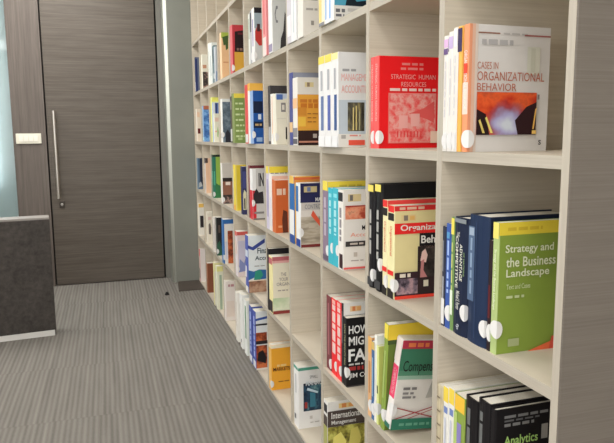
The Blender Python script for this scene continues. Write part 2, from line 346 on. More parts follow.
def book(c, r, rec, gap, th, H, cov, desc, D=.17, spine=None, hard=False, art=(), sp=(), tag=None, lean=0, yaw=0, tilt=0, paper='paper', where=None, z=None):
    ytop = (c+1)*P-T/2
    y = ytop-gap-th/2; zz = r*HR+T/2
    ln = math.radians(lean)
    root = thing('book', '%s, %s, %s' % (desc, SHELF[r], where or BAY[c]), 'book', (rec, y, zz+th/2*abs(math.sin(ln))+D*math.sin(math.radians(tilt))+.0002+(.0008 if lean else 0)), (ln, math.radians(tilt), math.radians(yaw)), GRP[r])
    ct = .0025 if hard else .0012; rad = min(th*.3, .004 if hard else .0022); ov = .003 if hard else .0006
    bow = .003 if (hard and th > .02) else 0
    out, inn = profile(D, th, ct, rad, bow)
    # cover: outer and inner skins closed at the ends
    n, k = len(out), len(inn); vs = []
    for z0 in (0, H): vs += [(x, yy, z0) for x, yy in out] + [(x, yy, z0) for x, yy in inn]
    N = n+k; fs = []; mi = []
    scol = []
    for i in range(n-1):
        fs.append((i+1, i, N+i, N+i+1)); isp = 1 <= i <= n-3
        mi.append(1 if isp else 0)
    for i in range(k-1): fs.append((n+i, n+i+1, N+n+i+1, N+n+i)); mi.append(0)
    fs.append((0, n, N+n, N)); mi.append(0)
    fs.append((n-1, N+n-1, N+n+k-1, n+k-1)); mi.append(0)
    ring = list(range(n)) + [n+i for i in reversed(range(k))]
    fs.append(tuple(ring)); mi.append(0); fs.append(tuple(N+i for i in reversed(ring))); mi.append(0)
    me = bpy.data.meshes.new('cover'); me.from_pydata(vs, [], fs); me.update()
    rg = .36 if hard else .45
    cover = link('cover', me, [pm(cov, rg), pm(spine or cov, rg)], root)
    for p_, a in zip(me.polygons, mi): p_.material_index = a
    box('page_block', ct, D-(.004 if hard else .0012), -th/2+ct, th/2-ct, ov, H-ov, M[paper], root)
    yd = c*P+T/2+.757; uv = min(1, (.64*((y-th/2+.757)/yd-1)-rec)/D); us = lambda u: 1.0 if u == 1 else min(1.0, u*uv)
    lv = 1
    for e in art:
        if e[0] == 'g': e = ('g', [(us(u), v) for u, v in e[1]], e[2])
        else: e = (e[0], us(e[1]), us(e[2])) + tuple(e[3:])
        kind = e[0]
        if kind == 'r': print_quad('cover_band', cover, 'f', th, D, H, e[1], e[2], e[3], e[4], pm(e[5]), lv)
        elif kind == 'p': print_quad('cover_picture', cover, 'f', th, D, H, e[1], e[2], e[3], e[4], M['pic_'+e[5]], lv)
        elif kind == 'g':
            yy = -th/2-.00035*lv
            pydata('cover_shape', [(u*D, yy, v*H) for u, v in e[1]], [tuple(range(len(e[1])))], pm(e[2]), cover)
        elif kind == 't':
            g, f = glyphs(e[5], e[7] if len(e) > 7 else .01); yy = -th/2-.00035*lv
            pydata('cover_title', [((e[1]+(e[2]-e[1])*a)*D, yy, (e[3]+(e[4]-e[3])*b)*H) for a, b in g], f, pm(e[6]), cover)
        elif kind == 'l':   # small unreadable line of print, broken into words
            rr = random.Random(int(e[3]*1000)); q = []; a = e[1]; yy = -th/2-.00035*lv; vv = []; ff = []
            while a < e[2]-.02:
                b = min(e[2], a+rr.uniform(.05, .14)); i = len(vv)
                vv += [(a*D, yy, e[3]*H), (b*D, yy, e[3]*H), (b*D, yy, e[4]*H), (a*D, yy, e[4]*H)]; ff.append((i, i+1, i+2, i+3)); a = b+.025
            pydata('cover_print', vv, ff, pm(e[5]), cover)
        lv += 1
    lv = 1
    for e in sp:
        if e[0] == 'w':   # unreadable spine lettering: word-long dashes down the spine
            rr = random.Random(int(e[1]*997+th*1e5)); a = e[2]; vv = []; ff = []; x = -.00035*lv-bow
            a0, a1 = (e[4], e[5]) if len(e) > 4 else (.32, .68)
            while a > e[1]+.02:
                b = max(e[1], a-rr.uniform(.05, .16)); i = len(vv)
                vv += [(x, th/2-a0*th, b*H), (x, th/2-a1*th, b*H), (x, th/2-a1*th, a*H), (x, th/2-a0*th, a*H)]; ff.append((i, i+1, i+2, i+3)); a = b-.022
            pydata('spine_print', vv, ff, pm(e[3]), cover)
        elif e[0] == 'r':
            a0, a1 = (e[4], e[5]) if len(e) > 4 else (.04, .96)
            print_quad('spine_band', cover, ('s', bow), th, D, H, a0, a1, e[1], e[2], pm(e[3]), lv)
        elif e[0] == 't':   # e: v0, v1, text, colour, optional width range on the spine
            a0, a1 = (e[5], e[6]) if len(e) > 5 else (.25, .75)
            g, f = glyphs(e[3], .01); x = -.00035*lv-bow; wd = th
            pydata('spine_title', [(x, th/2-wd*(a0+(a1-a0)*b), (e[2]-(e[2]-e[1])*a)*H) for a, b in g], f, pm(e[4]), cover)
        lv += 1
    if tag:   # round white call-number label wrapped from the spine onto the cover
        v0, hh = tag
        R_ = .0165; zc = v0*H+R_+max(0, hh-.16)*.35*H; x = -.0008-.00035*(len(sp)+1)-bow
        n_ = 10
        vv = []; ff = []
        half = min(th*.96, R_*1.0)
        # spine part: half an oval that touches the near edge
        for i in range(n_+1):
            a = math.pi/2+math.pi*i/n_; vv.append((x, -th/2-.0003-half*math.cos(a), zc+R_*math.sin(a)))
        ff.append(tuple(range(n_, -1, -1)))
        b0 = len(vv); rx = min(R_*.75, .016)
        for i in range(n_+1):
            a = -math.pi/2+math.pi*i/n_; vv.append((x+rx*math.cos(a)*1.0, -th/2-.0006-.00035*(len(art)+1), zc+R_*math.sin(a)))
        ff.append(tuple(range(b0, b0+n_+1)))
        ff.append((0, n_, b0, b0+n_))
        pydata('spine_label', vv, ff, pm(TAGW, .6), cover)
    return root
# measured places: cell -> (setback of the spines, [(key, gap from the far upright, thickness, height)])
G = {
 (2, 4): (-0.007, [('y', 0.0011, 0.0503, 0.245), ('b1', 0.0525, 0.0341, 0.24), ('b2', 0.0875, 0.0436, 0.24)]),
 (3, 4): (-0.003, [('g1', 0.0026, 0.0509, 0.24), ('g2', 0.0546, 0.06, 0.245), ('pic', 0.1331, 0.06, 0.235)]),
 (4, 4): (-0.003, [('pink', 0.005, 0.06, 0.25), ('w', 0.1016, 0.0582, 0.245)]),
 (5, 4): (0.0, [('g', 0.0882, 0.0352, 0.222), ('bk', 0.1243, 0.0314, 0.229), ('white', 0.1567, 0.054, 0.231)]),
 (6, 4): (0.0, [('red', 0.0135, 0.06, 0.242)]),
 (7, 4): (0.01, [('peach', 0.0133, 0.06, 0.262)]),
 (8, 4): (0.002, [('w1', 0.0011, 0.06, 0.278), ('w2', 0.0804, 0.06, 0.249), ('teal', 0.1568, 0.06, 0.221), ('gr', 0.2233, 0.0537, 0.206)]),
 (9, 4): (0.009, [('cream', 0.0053, 0.06, 0.234)]),
 (10, 4): (0.01, [('navy', 0.0439, 0.06, 0.265)]),
 (0, 3): (-0.001, [('w1', 0.0018, 0.0168, 0.223), ('w2', 0.0196, 0.0172, 0.228), ('w3', 0.0378, 0.0138, 0.233), ('or', 0.0526, 0.0159, 0.233), ('cases', 0.0696, 0.0185, 0.233)]),
 (1, 3): (0.004, [('r1', 0.001, 0.0207, 0.226), ('r2', 0.0227, 0.0276, 0.226)]),
 (2, 3): (-0.011, [('m1', 0.0029, 0.06, 0.274), ('m2', 0.0639, 0.0591, 0.273), ('m3', 0.124, 0.0503, 0.27)]),
 (3, 3): (0.002, [('slate', 0.0035, 0.0426, 0.276), ('tri', 0.0471, 0.0571, 0.242)]),
 (4, 3): (0.015, [('dark', 0.0057, 0.0389, 0.241), ('cw1', 0.0456, 0.0417, 0.205), ('cream', 0.0883, 0.042, 0.203)]),
 (5, 3): (-0.01, [('red', 0.0275, 0.06, 0.271), ('orw', 0.0933, 0.0424, 0.273), ('blue', 0.1366, 0.0564, 0.236)]),
 (6, 3): (-0.01, [('dk', 0.0253, 0.0471, 0.241), ('green', 0.0733, 0.06, 0.252)]),
 (7, 3): (0.007, [('slate', 0.0012, 0.06, 0.251)]),
 (8, 3): (0.008, [('lime', 0.0049, 0.052, 0.282), ('blue', 0.0579, 0.042, 0.245), ('cream', 0.101, 0.0374, 0.177)]),
 (9, 3): (0.007, [('blue', 0.0065, 0.06, 0.246)]),
 (10, 3): (0.01, [('cream', 0.0093, 0.06, 0.241)]),
 (0, 2): (0.005, [('n1', 0.0011, 0.0135, 0.208), ('blue', 0.0156, 0.0183, 0.216), ('gr', 0.0349, 0.0118, 0.231), ('comp', 0.0477, 0.051, 0.234), ('n2', 0.0997, 0.0641, 0.245), ('rb', 0.1648, 0.0106, 0.205), ('strat', 0.1764, 0.0174, 0.239)]),
 (1, 2): (-0.0, [('b1', 0.003, 0.0366, 0.269), ('b2', 0.0471, 0.0383, 0.273), ('o1', 0.089, 0.0285, 0.236), ('o2', 0.1203, 0.0345, 0.226)]),
 (2, 2): (0.001, [('pur', 0.0025, 0.0493, 0.253), ('t1', 0.0528, 0.0398, 0.235), ('t2', 0.0935, 0.0467, 0.238), ('acc', 0.1412, 0.0404, 0.236)]),
 (3, 2): (-0.002, [('yb', 0.0037, 0.06, 0.248), ('ctl', 0.0859, 0.0554, 0.228)]),
 (4, 2): (-0.0, [('yl', 0.0047, 0.0508, 0.279), ('w', 0.0565, 0.0463, 0.237), ('or', 0.1038, 0.0527, 0.216)]),
 (5, 2): (0.004, [('mar', 0.0044, 0.0293, 0.255), ('wr', 0.0346, 0.06, 0.241)]),
 (6, 2): (0.001, [('yel', 0.0051, 0.06, 0.244), ('navy', 0.201, 0.045, 0.243)]),
 (7, 2): (-0.003, [('wb', 0.0055, 0.06, 0.239)]),
 (8, 2): (0.004, [('green', 0.0046, 0.06, 0.287)]),
 (9, 2): (0.01, [('peach', 0.0044, 0.06, 0.246)]),
 (10, 2): (0.005, [('slate', 0.0068, 0.06, 0.235)]),
 (0, 1): (-0.0, [('chain', 0.0017, 0.0214, 0.233), ('yw1', 0.0271, 0.0206, 0.239), ('yw2', 0.0487, 0.0212, 0.244), ('gr', 0.0709, 0.0383, 0.241), ('b1', 0.1102, 0.0422, 0.253), ('b2', 0.1534, 0.0386, 0.265), ('ana', 0.193, 0.0153, 0.261)]),
 (1, 1): (0.0, [('br', 0.002, 0.022, 0.222), ('bl', 0.0245, 0.018, 0.215), ('wh', 0.043, 0.014, 0.238), ('lime', 0.0575, 0.011, 0.213), ('green', 0.082, 0.022, 0.288), ('cmp', 0.1090, 0.03, 0.240)]),
 (2, 1): (0.012, [('mar', 0.0024, 0.0424, 0.245), ('r1', 0.0495, 0.0459, 0.247), ('r2', 0.0964, 0.0403, 0.249), ('wh', 0.1376, 0.0143, 0.253), ('how', 0.1536, 0.0275, 0.214)]),
 (4, 1): (-0.001, [('bk', 0.0046, 0.027, 0.277), ('cr', 0.0326, 0.06, 0.248)]),
 (5, 1): (-0.019, [('fin', 0.004, 0.06, 0.292)]),
 (6, 1): (0.0, [('red', 0.0154, 0.06, 0.247)]),
 (7, 1): (-0.007, [('bl', 0.0054, 0.06, 0.284)]),
 (8, 1): (-0.002, [('w', 0.0055, 0.06, 0.233), ('dk', 0.1282, 0.06, 0.245)]),
 (9, 1): (0.01, [('cr', 0.0064, 0.06, 0.224)]),
 (10, 1): (0.004, [('or', 0.0021, 0.06, 0.259)]),
 (2, 0): (0.001, [('intl', 0.0013, 0.038, 0.253)]),
 (3, 0): (0.005, [('stall', 0.006, 0.06, 0.251)]),
 (4, 0): (-0.001, [('mkt', 0.0027, 0.0421, 0.206)]),
 (5, 0): (-0.01, [('b1', 0.014, 0.06, 0.3), ('b2', 0.0951, 0.06, 0.3)]),
 (6, 0): (-0.01, [('w1', 0.0348, 0.06, 0.275), ('w2', 0.1533, 0.06, 0.292), ('gr', 0.2589, 0.06, 0.3)]),
 (7, 0): (-0.001, [('w', 0.0025, 0.06, 0.246)]),
 (8, 0): (-0.007, [('ye', 0.0042, 0.06, 0.3), ('gr', 0.1048, 0.06, 0.3)]),
 (9, 0): (0.0, [('br', 0.0126, 0.06, 0.216)]),
 (10, 0): (0.0, [('red', 0.0235, 0.06, 0.257)]),
}
GI = {(c, r, b[0]): (rec, b[1], b[2], b[3]) for (c, r), (rec, l) in G.items() for b in l}
def B(c, r, key, cov, desc, dg=0, dth=0, dH=0, **kw):
    rec, gap, th, H = GI[(c, r, key)]
    book(c, r, rec, gap+dg, th+dth, H+dH, cov, desc, **kw)
BLK = (24, 22, 24); NAVY = (36, 46, 74); YEL = (216, 186, 44); RED = (196, 44, 40); TXT = (70, 66, 70); GRN = (92, 110, 46)
# ---- fourth shelf up
PUR = (92, 66, 116)
B(0, 3, 'w1', WHT, 'leftmost thin white paperback with a violet top', art=[('r', 0, 1, .86, .97, PUR)], sp=[('r', .90, .97, (190, 150, 190)), ('r', .84, .89, PUR), ('w', .30, .78, (178, 174, 178), .4, .6)], tag=(.02, .16), D=.18)
B(0, 3, 'w2', WHT, 'second thin white paperback with a pale violet top', sp=[('r', .86, .96, (170, 150, 190)), ('w', .30, .78, (178, 174, 178), .4, .6)], tag=(.02, .16), D=.18)
B(0, 3, 'w3', WHT, 'thin white paperback left of the orange spine', sp=[('r', .85, .99, (200, 200, 204)), ('w', .30, .78, (178, 174, 178), .4, .6)], tag=(.02, .16), D=.18)
B(0, 3, 'or', (216, 156, 60), 'orange spined paperback with a dark violet top', spine=(216, 156, 60), sp=[('r', .80, .985, (52, 36, 76)), ('r', .0, .80, WHT, .04, .32)], D=.18)
PINK = (216, 120, 84)
B(0, 3, 'cases', (190, 187, 184), 'fiery pictured white paperback, Cases in Organizational Behavior', D=.182, dg=.004, yaw=2, spine=(214, 128, 84),
  art=[('r', 0, .035, 0, 1, (206, 132, 96)), ('r', .035, .07, 0, 1, (200, 158, 134)), ('r', .07, .10, 0, 1, (192, 176, 164)),
       ('r', .10, .36, .930, .940, (132, 86, 66)), ('l', .40, .70, .928, .942, (168, 164, 162)), ('r', .66, .99, .922, .934, (150, 84, 80)),
       ('l', .14, .52, .845, .885, (156, 154, 154)),
       ('r', .70, .86, .62, .84, (186, 186, 172)), ('r', .745, .80, .64, .83, (176, 176, 160)),
       ('t', .09, .34, .655, .71, 'CASES IN', (170, 98, 76), .0), ('t', .09, .92, .565, .635, 'ORGANIZATIONAL', (166, 86, 62), .0), ('t', .09, .57, .485, .545, 'BEHAVIOR', (166, 86, 62), .0),
       ('p', .09, .83, .135, .475, 'fire'),
       ('g', [(.09, .135), (.09, .34), (.20, .30), (.25, .135)], (38, 22, 24)), ('g', [(.60, .135), (.56, .25), (.70, .36), (.83, .40), (.83, .135)], (44, 22, 26)),
       ('g', [(.19, .27), (.21, .28), (.29, .15), (.26, .15)], (200, 186, 90)), ('g', [(.11, .25), (.13, .26), (.19, .15), (.16, .15)], (186, 166, 80)),
       ('g', [(.78, .18), (.80, .18), (.83, .36), (.81, .34)], (214, 160, 70)), ('r', .775, .83, .14, .17, (214, 170, 80)),
       ('r', .83, .855, .42, .46, (120, 110, 110)), ('t', .86, .895, .05, .09, 'S', (40, 36, 36), .03)],
  sp=[('r', .30, .55, (224, 196, 180)), ('t', .34, .80, 'ORGANIZATIONAL BEHAVIOR', (236, 226, 220)), ('r', .62, .70, (196, 60, 40), .2, .8)], tag=(.03, .17))
RSP = [('t', .30, .92, 'STRATEGIC HUMAN RESOURCES', (236, 170, 164), .3, .7)]
B(1, 3, 'r1', (200, 32, 34), 'left red textbook, only its spine showing', hard=False, D=.20, spine=(216, 70, 70), sp=RSP, tag=(.05, .16))
B(1, 3, 'r2', (204, 24, 28), 'right red textbook with a pink sketch cover', hard=False, D=.20, spine=(220, 72, 70),
  art=[('l', .38, .74, .905, .93, (226, 110, 106)), ('l', .36, .74, .855, .88, (226, 110, 106)),
       ('t', .20, .95, .755, .805, 'STRATEGIC  HUMAN', (228, 150, 146), .0), ('t', .37, .79, .675, .725, 'RESOURCES', (228, 150, 146), .0), ('l', .18, .96, .625, .655, (222, 186, 180)),
       ('r', .155, .965, .055, .605, (220, 108, 102)), ('p', .17, .95, .065, .595, 'sketch'), ('g', [(.50, .38), (.75, .44), (.93, .52), (.93, .28), (.80, .32), (.62, .36)], (206, 72, 70)),
       ('r', .33, .48, .22, .36, (212, 146, 140)), ('r', .53, .68, .24, .38, (214, 150, 144))] + [('r', .30+i*.055, .32+i*.055, .12, .19, (196, 58, 58)) for i in range(8)] +
      [('r', .86, 1.0, .055, .185, (206, 176, 156))], sp=RSP, tag=(.05, .16))
for k_, (nm, wd, bl, st) in enumerate((('m1', 'leftmost', (86, 104, 150), 0), ('m2', 'middle', (70, 84, 156), 0), ('m3', 'rightmost', (44, 72, 130), 1))):
    art = [('r', 0, 1, .94, 1, YEL)] if nm != 'm3' else [
        ('l', .16, .64, .80, .825, (140, 140, 142)), ('t', .12, 1.28, .70, .775, 'MANAGEMENT', (206, 140, 134), .0), ('t', .12, 1.22, .575, .655, 'ACCOUNTING', (206, 140, 134), .0),
        ('r', .02, 1, .10, .50, (164, 174, 184)), ('p', .34, .94, .17, .475, 'dusk'), ('r', .52, .56, .18, .42, (196, 176, 108)), ('r', .62, .67, .18, .44, (186, 168, 100)), ('r', .74, .78, .18, .38, (150, 146, 110)),
        ('r', 0, 1, 0, .14, (196, 192, 186)), ('r', .10, .26, .09, .13, (150, 146, 142)), ('l', .40, .80, .115, .13, (200, 120, 110)), ('r', .36, .95, .02, .075, (214, 72, 52))]
    B(2, 3, nm, (196, 195, 194), '%s of three white management accounting textbooks' % wd, D=.19, art=art, dH=-.004,
      sp=([('r', .915, .998, (224, 202, 70))] if nm != 'm3' else [('r', .93, .998, (214, 204, 130))]) + [('r', .18, .56, bl, .40, .82), ('r', .62, .84, (150, 150, 156), .38, .66), ('r', .0, .12, (214, 214, 216))])
B(3, 3, 'slate', (122, 126, 142), 'tall slate blue book behind orange-black one', D=.2, dH=-.018, spine=(64, 70, 130), sp=[('r', .18, .32, (196, 160, 110))])
B(3, 3, 'tri', (196, 192, 184), 'thick book with white, orange and black cover bands', dH=-.006, D=.185,
  art=[('r', .34, .74, .86, .93, (196, 180, 128)), ('r', .44, .56, .865, .925, (130, 110, 90)), ('r', 0, 1, .22, .75, (204, 140, 40)), ('l', .12, .92, .63, .68, (184, 104, 30)), ('l', .14, .92, .55, .62, (184, 100, 24)),
       ('r', .02, .36, .28, .42, (226, 176, 52)), ('r', .0, .40, .44, .56, (190, 120, 34)), ('l', .44, .92, .46, .475, (150, 86, 30)), ('l', .44, .92, .40, .415, (150, 86, 30)), ('l', .44, .92, .34, .355, (150, 86, 30)),
       ('r', 0, 1, .0, .22, (46, 28, 26)), ('r', .04, 1, .04, .065, (170, 110, 90)), ('r', .68, .86, .11, .17, (150, 140, 134))],
  sp=[('r', .12, .26, (120, 116, 120)), ('r', .55, .70, (206, 160, 110)), ('r', .02, .10, (80, 78, 84))])
B(4, 3, 'dark', (56, 52, 54), 'charcoal book standing behind two white ones', D=.2, sp=[('r', .05, .30, (150, 150, 152))])
B(4, 3, 'cw1', WHT, 'white book with peach spine strip', spine=(206, 202, 196), sp=[('r', .12, .95, (224, 180, 140), .5, .8)], tag=(.05, .2))
B(4, 3, 'cream', (200, 196, 180), 'cream book with a blue top corner', D=.18, art=[('r', 0, 1, .90, 1.0, (170, 182, 200)), ('r', .08, .62, .88, .985, (66, 98, 168)), ('r', .46, .86, .64, .82, (120, 116, 116)), ('r', .54, .76, .68, .78, (196, 190, 180)), ('l', .84, .96, .10, .34, (30, 28, 30)), ('r', .10, .9, .50, .52, (190, 186, 172))], tag=(.05, .2))
B(5, 3, 'red', (190, 60, 56), 'red spined book jutting out beside the blue one', spine=(198, 64, 60), D=.2, sp=[('r', .02, .16, TAGW)])
B(5, 3, 'orw', (216, 170, 76), 'tall white spined book with orange top', D=.2, spine=(206, 202, 196), art=[('r', 0, 1, .86, 1, (222, 164, 58))], sp=[('r', .88, 1, (222, 164, 58))])
B(5, 3, 'blue', (24, 74, 150), 'bright blue book with dark bands and white letters', D=.18, spine=(120, 150, 194), art=[('r', .05, .95, .58, .80, (22, 32, 60)), ('l', .50, .86, .46, .56, (186, 196, 210)), ('r', .05, .95, .30, .42, (20, 34, 66)), ('l', .2, .9, .34, .38, (170, 140, 90)), ('r', .30, .86, .04, .12, (120, 150, 190))], tag=(.08, .22))
B(6, 3, 'dk', (70, 66, 64), 'dark grey spined book behind the olive green one', D=.19, sp=[('r', .04, .3, (176, 176, 174)), ('r', .72, .9, (110, 104, 100))])
B(6, 3, 'green', (110, 134, 66), 'olive green book with a yellow top strip', D=.185, spine=(116, 130, 74), art=[('r', 0, 1, .91, 1, (212, 190, 56))]+[('l', .12, .92, .78-i*.11, .815-i*.11, (176, 190, 140)) for i in range(7)]+[('r', .3, .7, .06, .11, (150, 170, 110))])
B(7, 3, 'slate', (96, 110, 122), 'white spined book with a dark slate picture cover', D=.19, spine=(202, 202, 198), art=[('r', 0, 1, .93, 1, (196, 200, 198)), ('p', .02, 1, .0, .92, 'slate'), ('g', [(.3, 0), (.35, .22), (.6, .3), (.9, .2), (1, .28), (1, 0)], (40, 42, 50))], sp=[('r', .10, .22, (170, 170, 172))], tag=(.1, .2))
B(8, 3, 'lime', (206, 204, 84), 'tall lime yellow book behind the cream booklet', D=.16, spine=(196, 198, 110), art=[('r', 0, 1, .0, .90, (190, 196, 170)), ('r', .1, .4, .3, .86, (90, 130, 170))])
B(8, 3, 'blue', (84, 112, 168), 'blue striped book between lime and cream ones', D=.17, spine=(150, 170, 200), art=[('r', .0, .35, .2, 1, (190, 196, 200)), ('r', .45, .7, .2, 1, (40, 52, 110))])
B(8, 3, 'cream', (206, 204, 186), 'short cream booklet with a pale green print', D=.17, art=[('r', .05, .95, .72, .86, (204, 178, 160)), ('g', [(.55, .2), (.75, .16), (.9, .36), (.72, .56), (.55, .4)], (140, 176, 110)), ('r', .1, .5, .35, .40, (210, 150, 130))])
B(9, 3, 'blue', (70, 116, 176), 'mid blue painted book with a reddish top', D=.185, spine=(110, 150, 190), art=[('p', 0, 1, 0, .88, 'bluepaint'), ('r', 0, 1, .90, 1, (176, 96, 66))], sp=[('r', .04, .12, (150, 196, 210))])
B(10, 3, 'cream', (198, 184, 166), 'cream book with one dark red patch low down', D=.18, spine=(206, 196, 182), art=[('r', .15, .8, .24, .40, (90, 30, 28)), ('r', .1, .7, .75, .9, (206, 170, 140))])
# ---- fifth shelf up
B(10, 4, 'navy', (86, 94, 116), 'navy spined book, the only one', D=.13, spine=(44, 56, 98), dH=-.01, art=[('r', .0, .5, 0, .95, (38, 48, 92))], sp=[('r', .05, .3, (150, 156, 176), .2, .7)], dth=-.02)
B(9, 4, 'cream', (204, 200, 184), 'cream book with a black figure low down', D=.17, spine=(200, 196, 180), art=[('p', .1, 1, .0, .5, 'figure'), ('r', .1, .8, .6, .7, (180, 130, 100))], dth=-.015)
B(8, 4, 'w1', (200, 202, 196), 'leftmost white book, tallest of four', D=.15, dH=-.02, sp=[('r', .3, .8, (170, 180, 176), .3, .7)])
B(8, 4, 'w2', (196, 200, 196), 'second white book from the left of four', D=.15, sp=[('r', .2, .7, (130, 150, 156), .2, .5)])
B(8, 4, 'teal', (92, 112, 116), 'grey teal book, third of four', D=.15, sp=[('r', .55, .9, (60, 70, 80), .2, .8)], tag=(.05, .3))
B(8, 4, 'gr', (160, 166, 172), 'low pale grey book, rightmost of four', D=.15, art=[('r', 0, .8, .0, .3, (120, 140, 170))])
B(7, 4, 'peach', (214, 168, 122), 'peach book with a green topped cover', D=.18, spine=(212, 178, 140), art=[('r', 0, 1, .88, 1, (150, 170, 60)), ('g', [(.15, .90), (.3, .72), (.55, .74), (.6, .62), (.9, .66), (.95, .94)], (62, 88, 44)), ('r', .2, .9, .35, .38, (190, 130, 90))])
B(6, 4, 'red', (176, 48, 56), 'pink spined book with red, black and mustard cover', D=.185, spine=(196, 92, 96), art=[('g', [(.22, .44), (.25, .86), (1, .99), (1, .44)], (36, 24, 26)), ('l', .4, .95, .47, .52, (120, 90, 80)), ('r', .18, 1, .03, .44, (190, 140, 40)), ('r', .5, .96, .80, .84, (90, 30, 36))], tag=(.03, .18))
B(5, 4, 'g', (190, 192, 184), 'pale green grey spined book, leftmost of three', D=.14, sp=[('r', .5, .9, (120, 140, 116), .3, .7)], tag=(.04, .2))
B(5, 4, 'bk', (60, 60, 64), 'dark book squeezed between two white ones', D=.16, spine=(150, 150, 156), sp=[('r', .6, .96, (60, 62, 70))], tag=(.04, .2))
B(5, 4, 'white', (170, 172, 172), 'white book with black top and red blot', D=.185, spine=(210, 208, 206), art=[('r', 0, 1, .90, 1, (34, 32, 36)), ('r', 0, 1, .62, .90, (136, 150, 158)), ('g', [(.1, .40), (.1, .56), (.4, .66), (.9, .60), (1, .66), (1, .34), (.6, .30)], (178, 46, 40)), ('r', .35, .75, .56, .70, (70, 40, 40))], sp=[('r', .3, .8, (120, 110, 160), .3, .6)], tag=(.03, .2))
B(4, 4, 'pink', (206, 120, 122), 'pink spined book, left of the white ones', D=.17, spine=(214, 128, 128), sp=[('r', .0, .3, (222, 204, 200)), ('r', .35, .9, (196, 84, 86), .35, .6)])
B(4, 4, 'w', (176, 178, 176), 'grey white book with black drawing below', D=.185, spine=(206, 204, 202), art=[('g', [(.55, .02), (.62, .22), (.80, .34), (.92, .64), (.98, .60), (.98, .02)], (52, 50, 52)), ('g', [(.2, .60), (.3, .72), (.42, .72), (.42, .68), (.32, .66), (.26, .58), (.32, .5), (.42, .5), (.42, .46), (.28, .46)], (110, 112, 116))], sp=[('r', .02, .14, (130, 120, 150))])
B(3, 4, 'g1', (170, 170, 172), 'grey spined book, leftmost of three', D=.18, spine=(176, 172, 178), sp=[('r', .1, .4, (206, 200, 204))])
B(3, 4, 'g2', (200, 200, 200), 'plain white spined book, middle of three', D=.18, sp=[('r', .12, .9, (168, 176, 180), .45, .62)])
B(3, 4, 'pic', (196, 192, 184), 'white book with a dark red and green picture', D=.185, art=[('p', .14, .92, .50, .96, 'figure'), ('r', .30, .55, .55, .72, (170, 60, 44)), ('r', .62, .82, .52, .60, (60, 110, 80)), ('r', .50, .68, .16, .22, (130, 126, 120)), ('l', .2, .9, .36, .39, (150, 146, 140))])
B(2, 4, 'y', (206, 196, 160), 'cream and yellow spined book, leftmost of three', D=.18, spine=(212, 204, 180), sp=[('r', .05, .35, (214, 190, 110), .0, .5), ('r', .0, .04, (110, 110, 116))])
B(2, 4, 'b1', (196, 200, 206), 'white book with light blue stripes, middle of three', D=.18, spine=(206, 208, 210), sp=[('r', .05, .4, (130, 160, 200), .1, .5)])
B(2, 4, 'b2', (60, 140, 170), 'white spined book with a teal and black cover', D=.19, spine=(210, 212, 212), art=[('r', 0, 1, 0, .17, (192, 190, 186)), ('l', .06, .34, .09, .13, (90, 90, 96)), ('l', .06, .32, .04, .07, (90, 90, 96)), ('g', [(.35, .17), (.40, .26), (.55, .30), (.7, .22), (1, .30), (1, .17)], (24, 34, 44)), ('r', .42, .8, .10, .14, (170, 166, 162))], sp=[('r', .04, .5, (120, 160, 210), .1, .4)])
# ---- third shelf up
B(0, 2, 'n1', (40, 44, 62), 'thin black and white spined book, leftmost', D=.17, sp=[('r', .14, .50, (150, 152, 158), .25, .6), ('r', .55, .86, (120, 122, 130), .2, .5), ('r', .02, .28, TAGW)])
B(0, 2, 'blue', (48, 76, 150), 'blue spined book beside the thin black one', D=.17, sp=[('w', .34, .84, (140, 164, 214)), ('r', .86, .92, (70, 130, 176), .2, .8)], tag=(.05, .24))
B(0, 2, 'gr', (96, 128, 70), 'thin green spined book with a yellow top', D=.17, sp=[('r', .85, .99, (206, 186, 66)), ('w', .36, .78, (170, 176, 96)), ('r', .14, .36, (190, 200, 180), .1, .9)])
B(0, 2, 'comp', (28, 36, 58), 'thick navy hardback, The Competitive Advantage of Nations', D=.178, hard=True, spine=(26, 34, 56), sp=[('r', .955, .99, (110, 116, 120), .1, .9), ('t', .40, .84, 'COMPETITIVE', (206, 206, 190), .22, .40), ('t', .47, .78, 'ADVANTAGE', (206, 206, 190), .52, .70), ('t', .84, .88, 'THE', (170, 170, 160), .3, .5), ('t', .52, .72, 'OF NATIONS', (120, 150, 90), .78, .88), ('t', .22, .38, 'Michael E. Porter', (190, 190, 180), .35, .60), ('t', .05, .10, 'fp', (170, 174, 180), .4, .62)], tag=(.13, .21))
B(0, 2, 'n2', (24, 33, 54), 'wide navy hardback with a blue grey title strip', D=.183, hard=True, spine=(28, 42, 70), sp=[('r', .33, .91, (70, 90, 120), .06, .38), ('r', .84, .90, (130, 146, 166), .1, .34), ('w', .36, .82, (118, 138, 164), .18, .27), ('r', .05, .95, (52, 70, 104), .47, .49)], tag=(.06, .25))
B(0, 2, 'rb', (40, 28, 32), 'thin black and red spine beside green book', D=.17, sp=[('r', .30, .60, (84, 30, 34), .2, .8)], tag=(.06, .25))
B(0, 2, 'strat', (114, 137, 46), 'green paperback, Strategy and the Business Landscape', D=.178, spine=(146, 164, 100),
  art=[('r', 0, 1, .905, 1, (216, 190, 40)), ('l', .14, .72, .937, .962, (190, 160, 30)), ('t', .11, .925, .755, .833, 'Strategy and', (206, 212, 180), .012), ('t', .125, .965, .664, .738, 'the Business', (206, 212, 180), .012), ('t', .13, .86, .57, .648, 'Landscape', (206, 212, 180), .012),
       ('t', .14, .54, .497, .535, 'Text and Cases', (186, 196, 150), .0), ('l', .14, .44, .428, .448, (170, 182, 132)),
       ('r', .19, .38, .055, .115, (140, 150, 104)), ('g', [(.52, 0), (1.0, 0), (1.0, .135)], (216, 92, 50)), ('g', [(.90, .0), (1.0, .0), (1.0, .11), (.94, .10)], (204, 70, 52))],
  sp=[('r', .88, 1, (218, 200, 90)), ('t', .34, .80, 'Strategy and the Business Landscape', (206, 214, 180))], tag=(.10, .24))
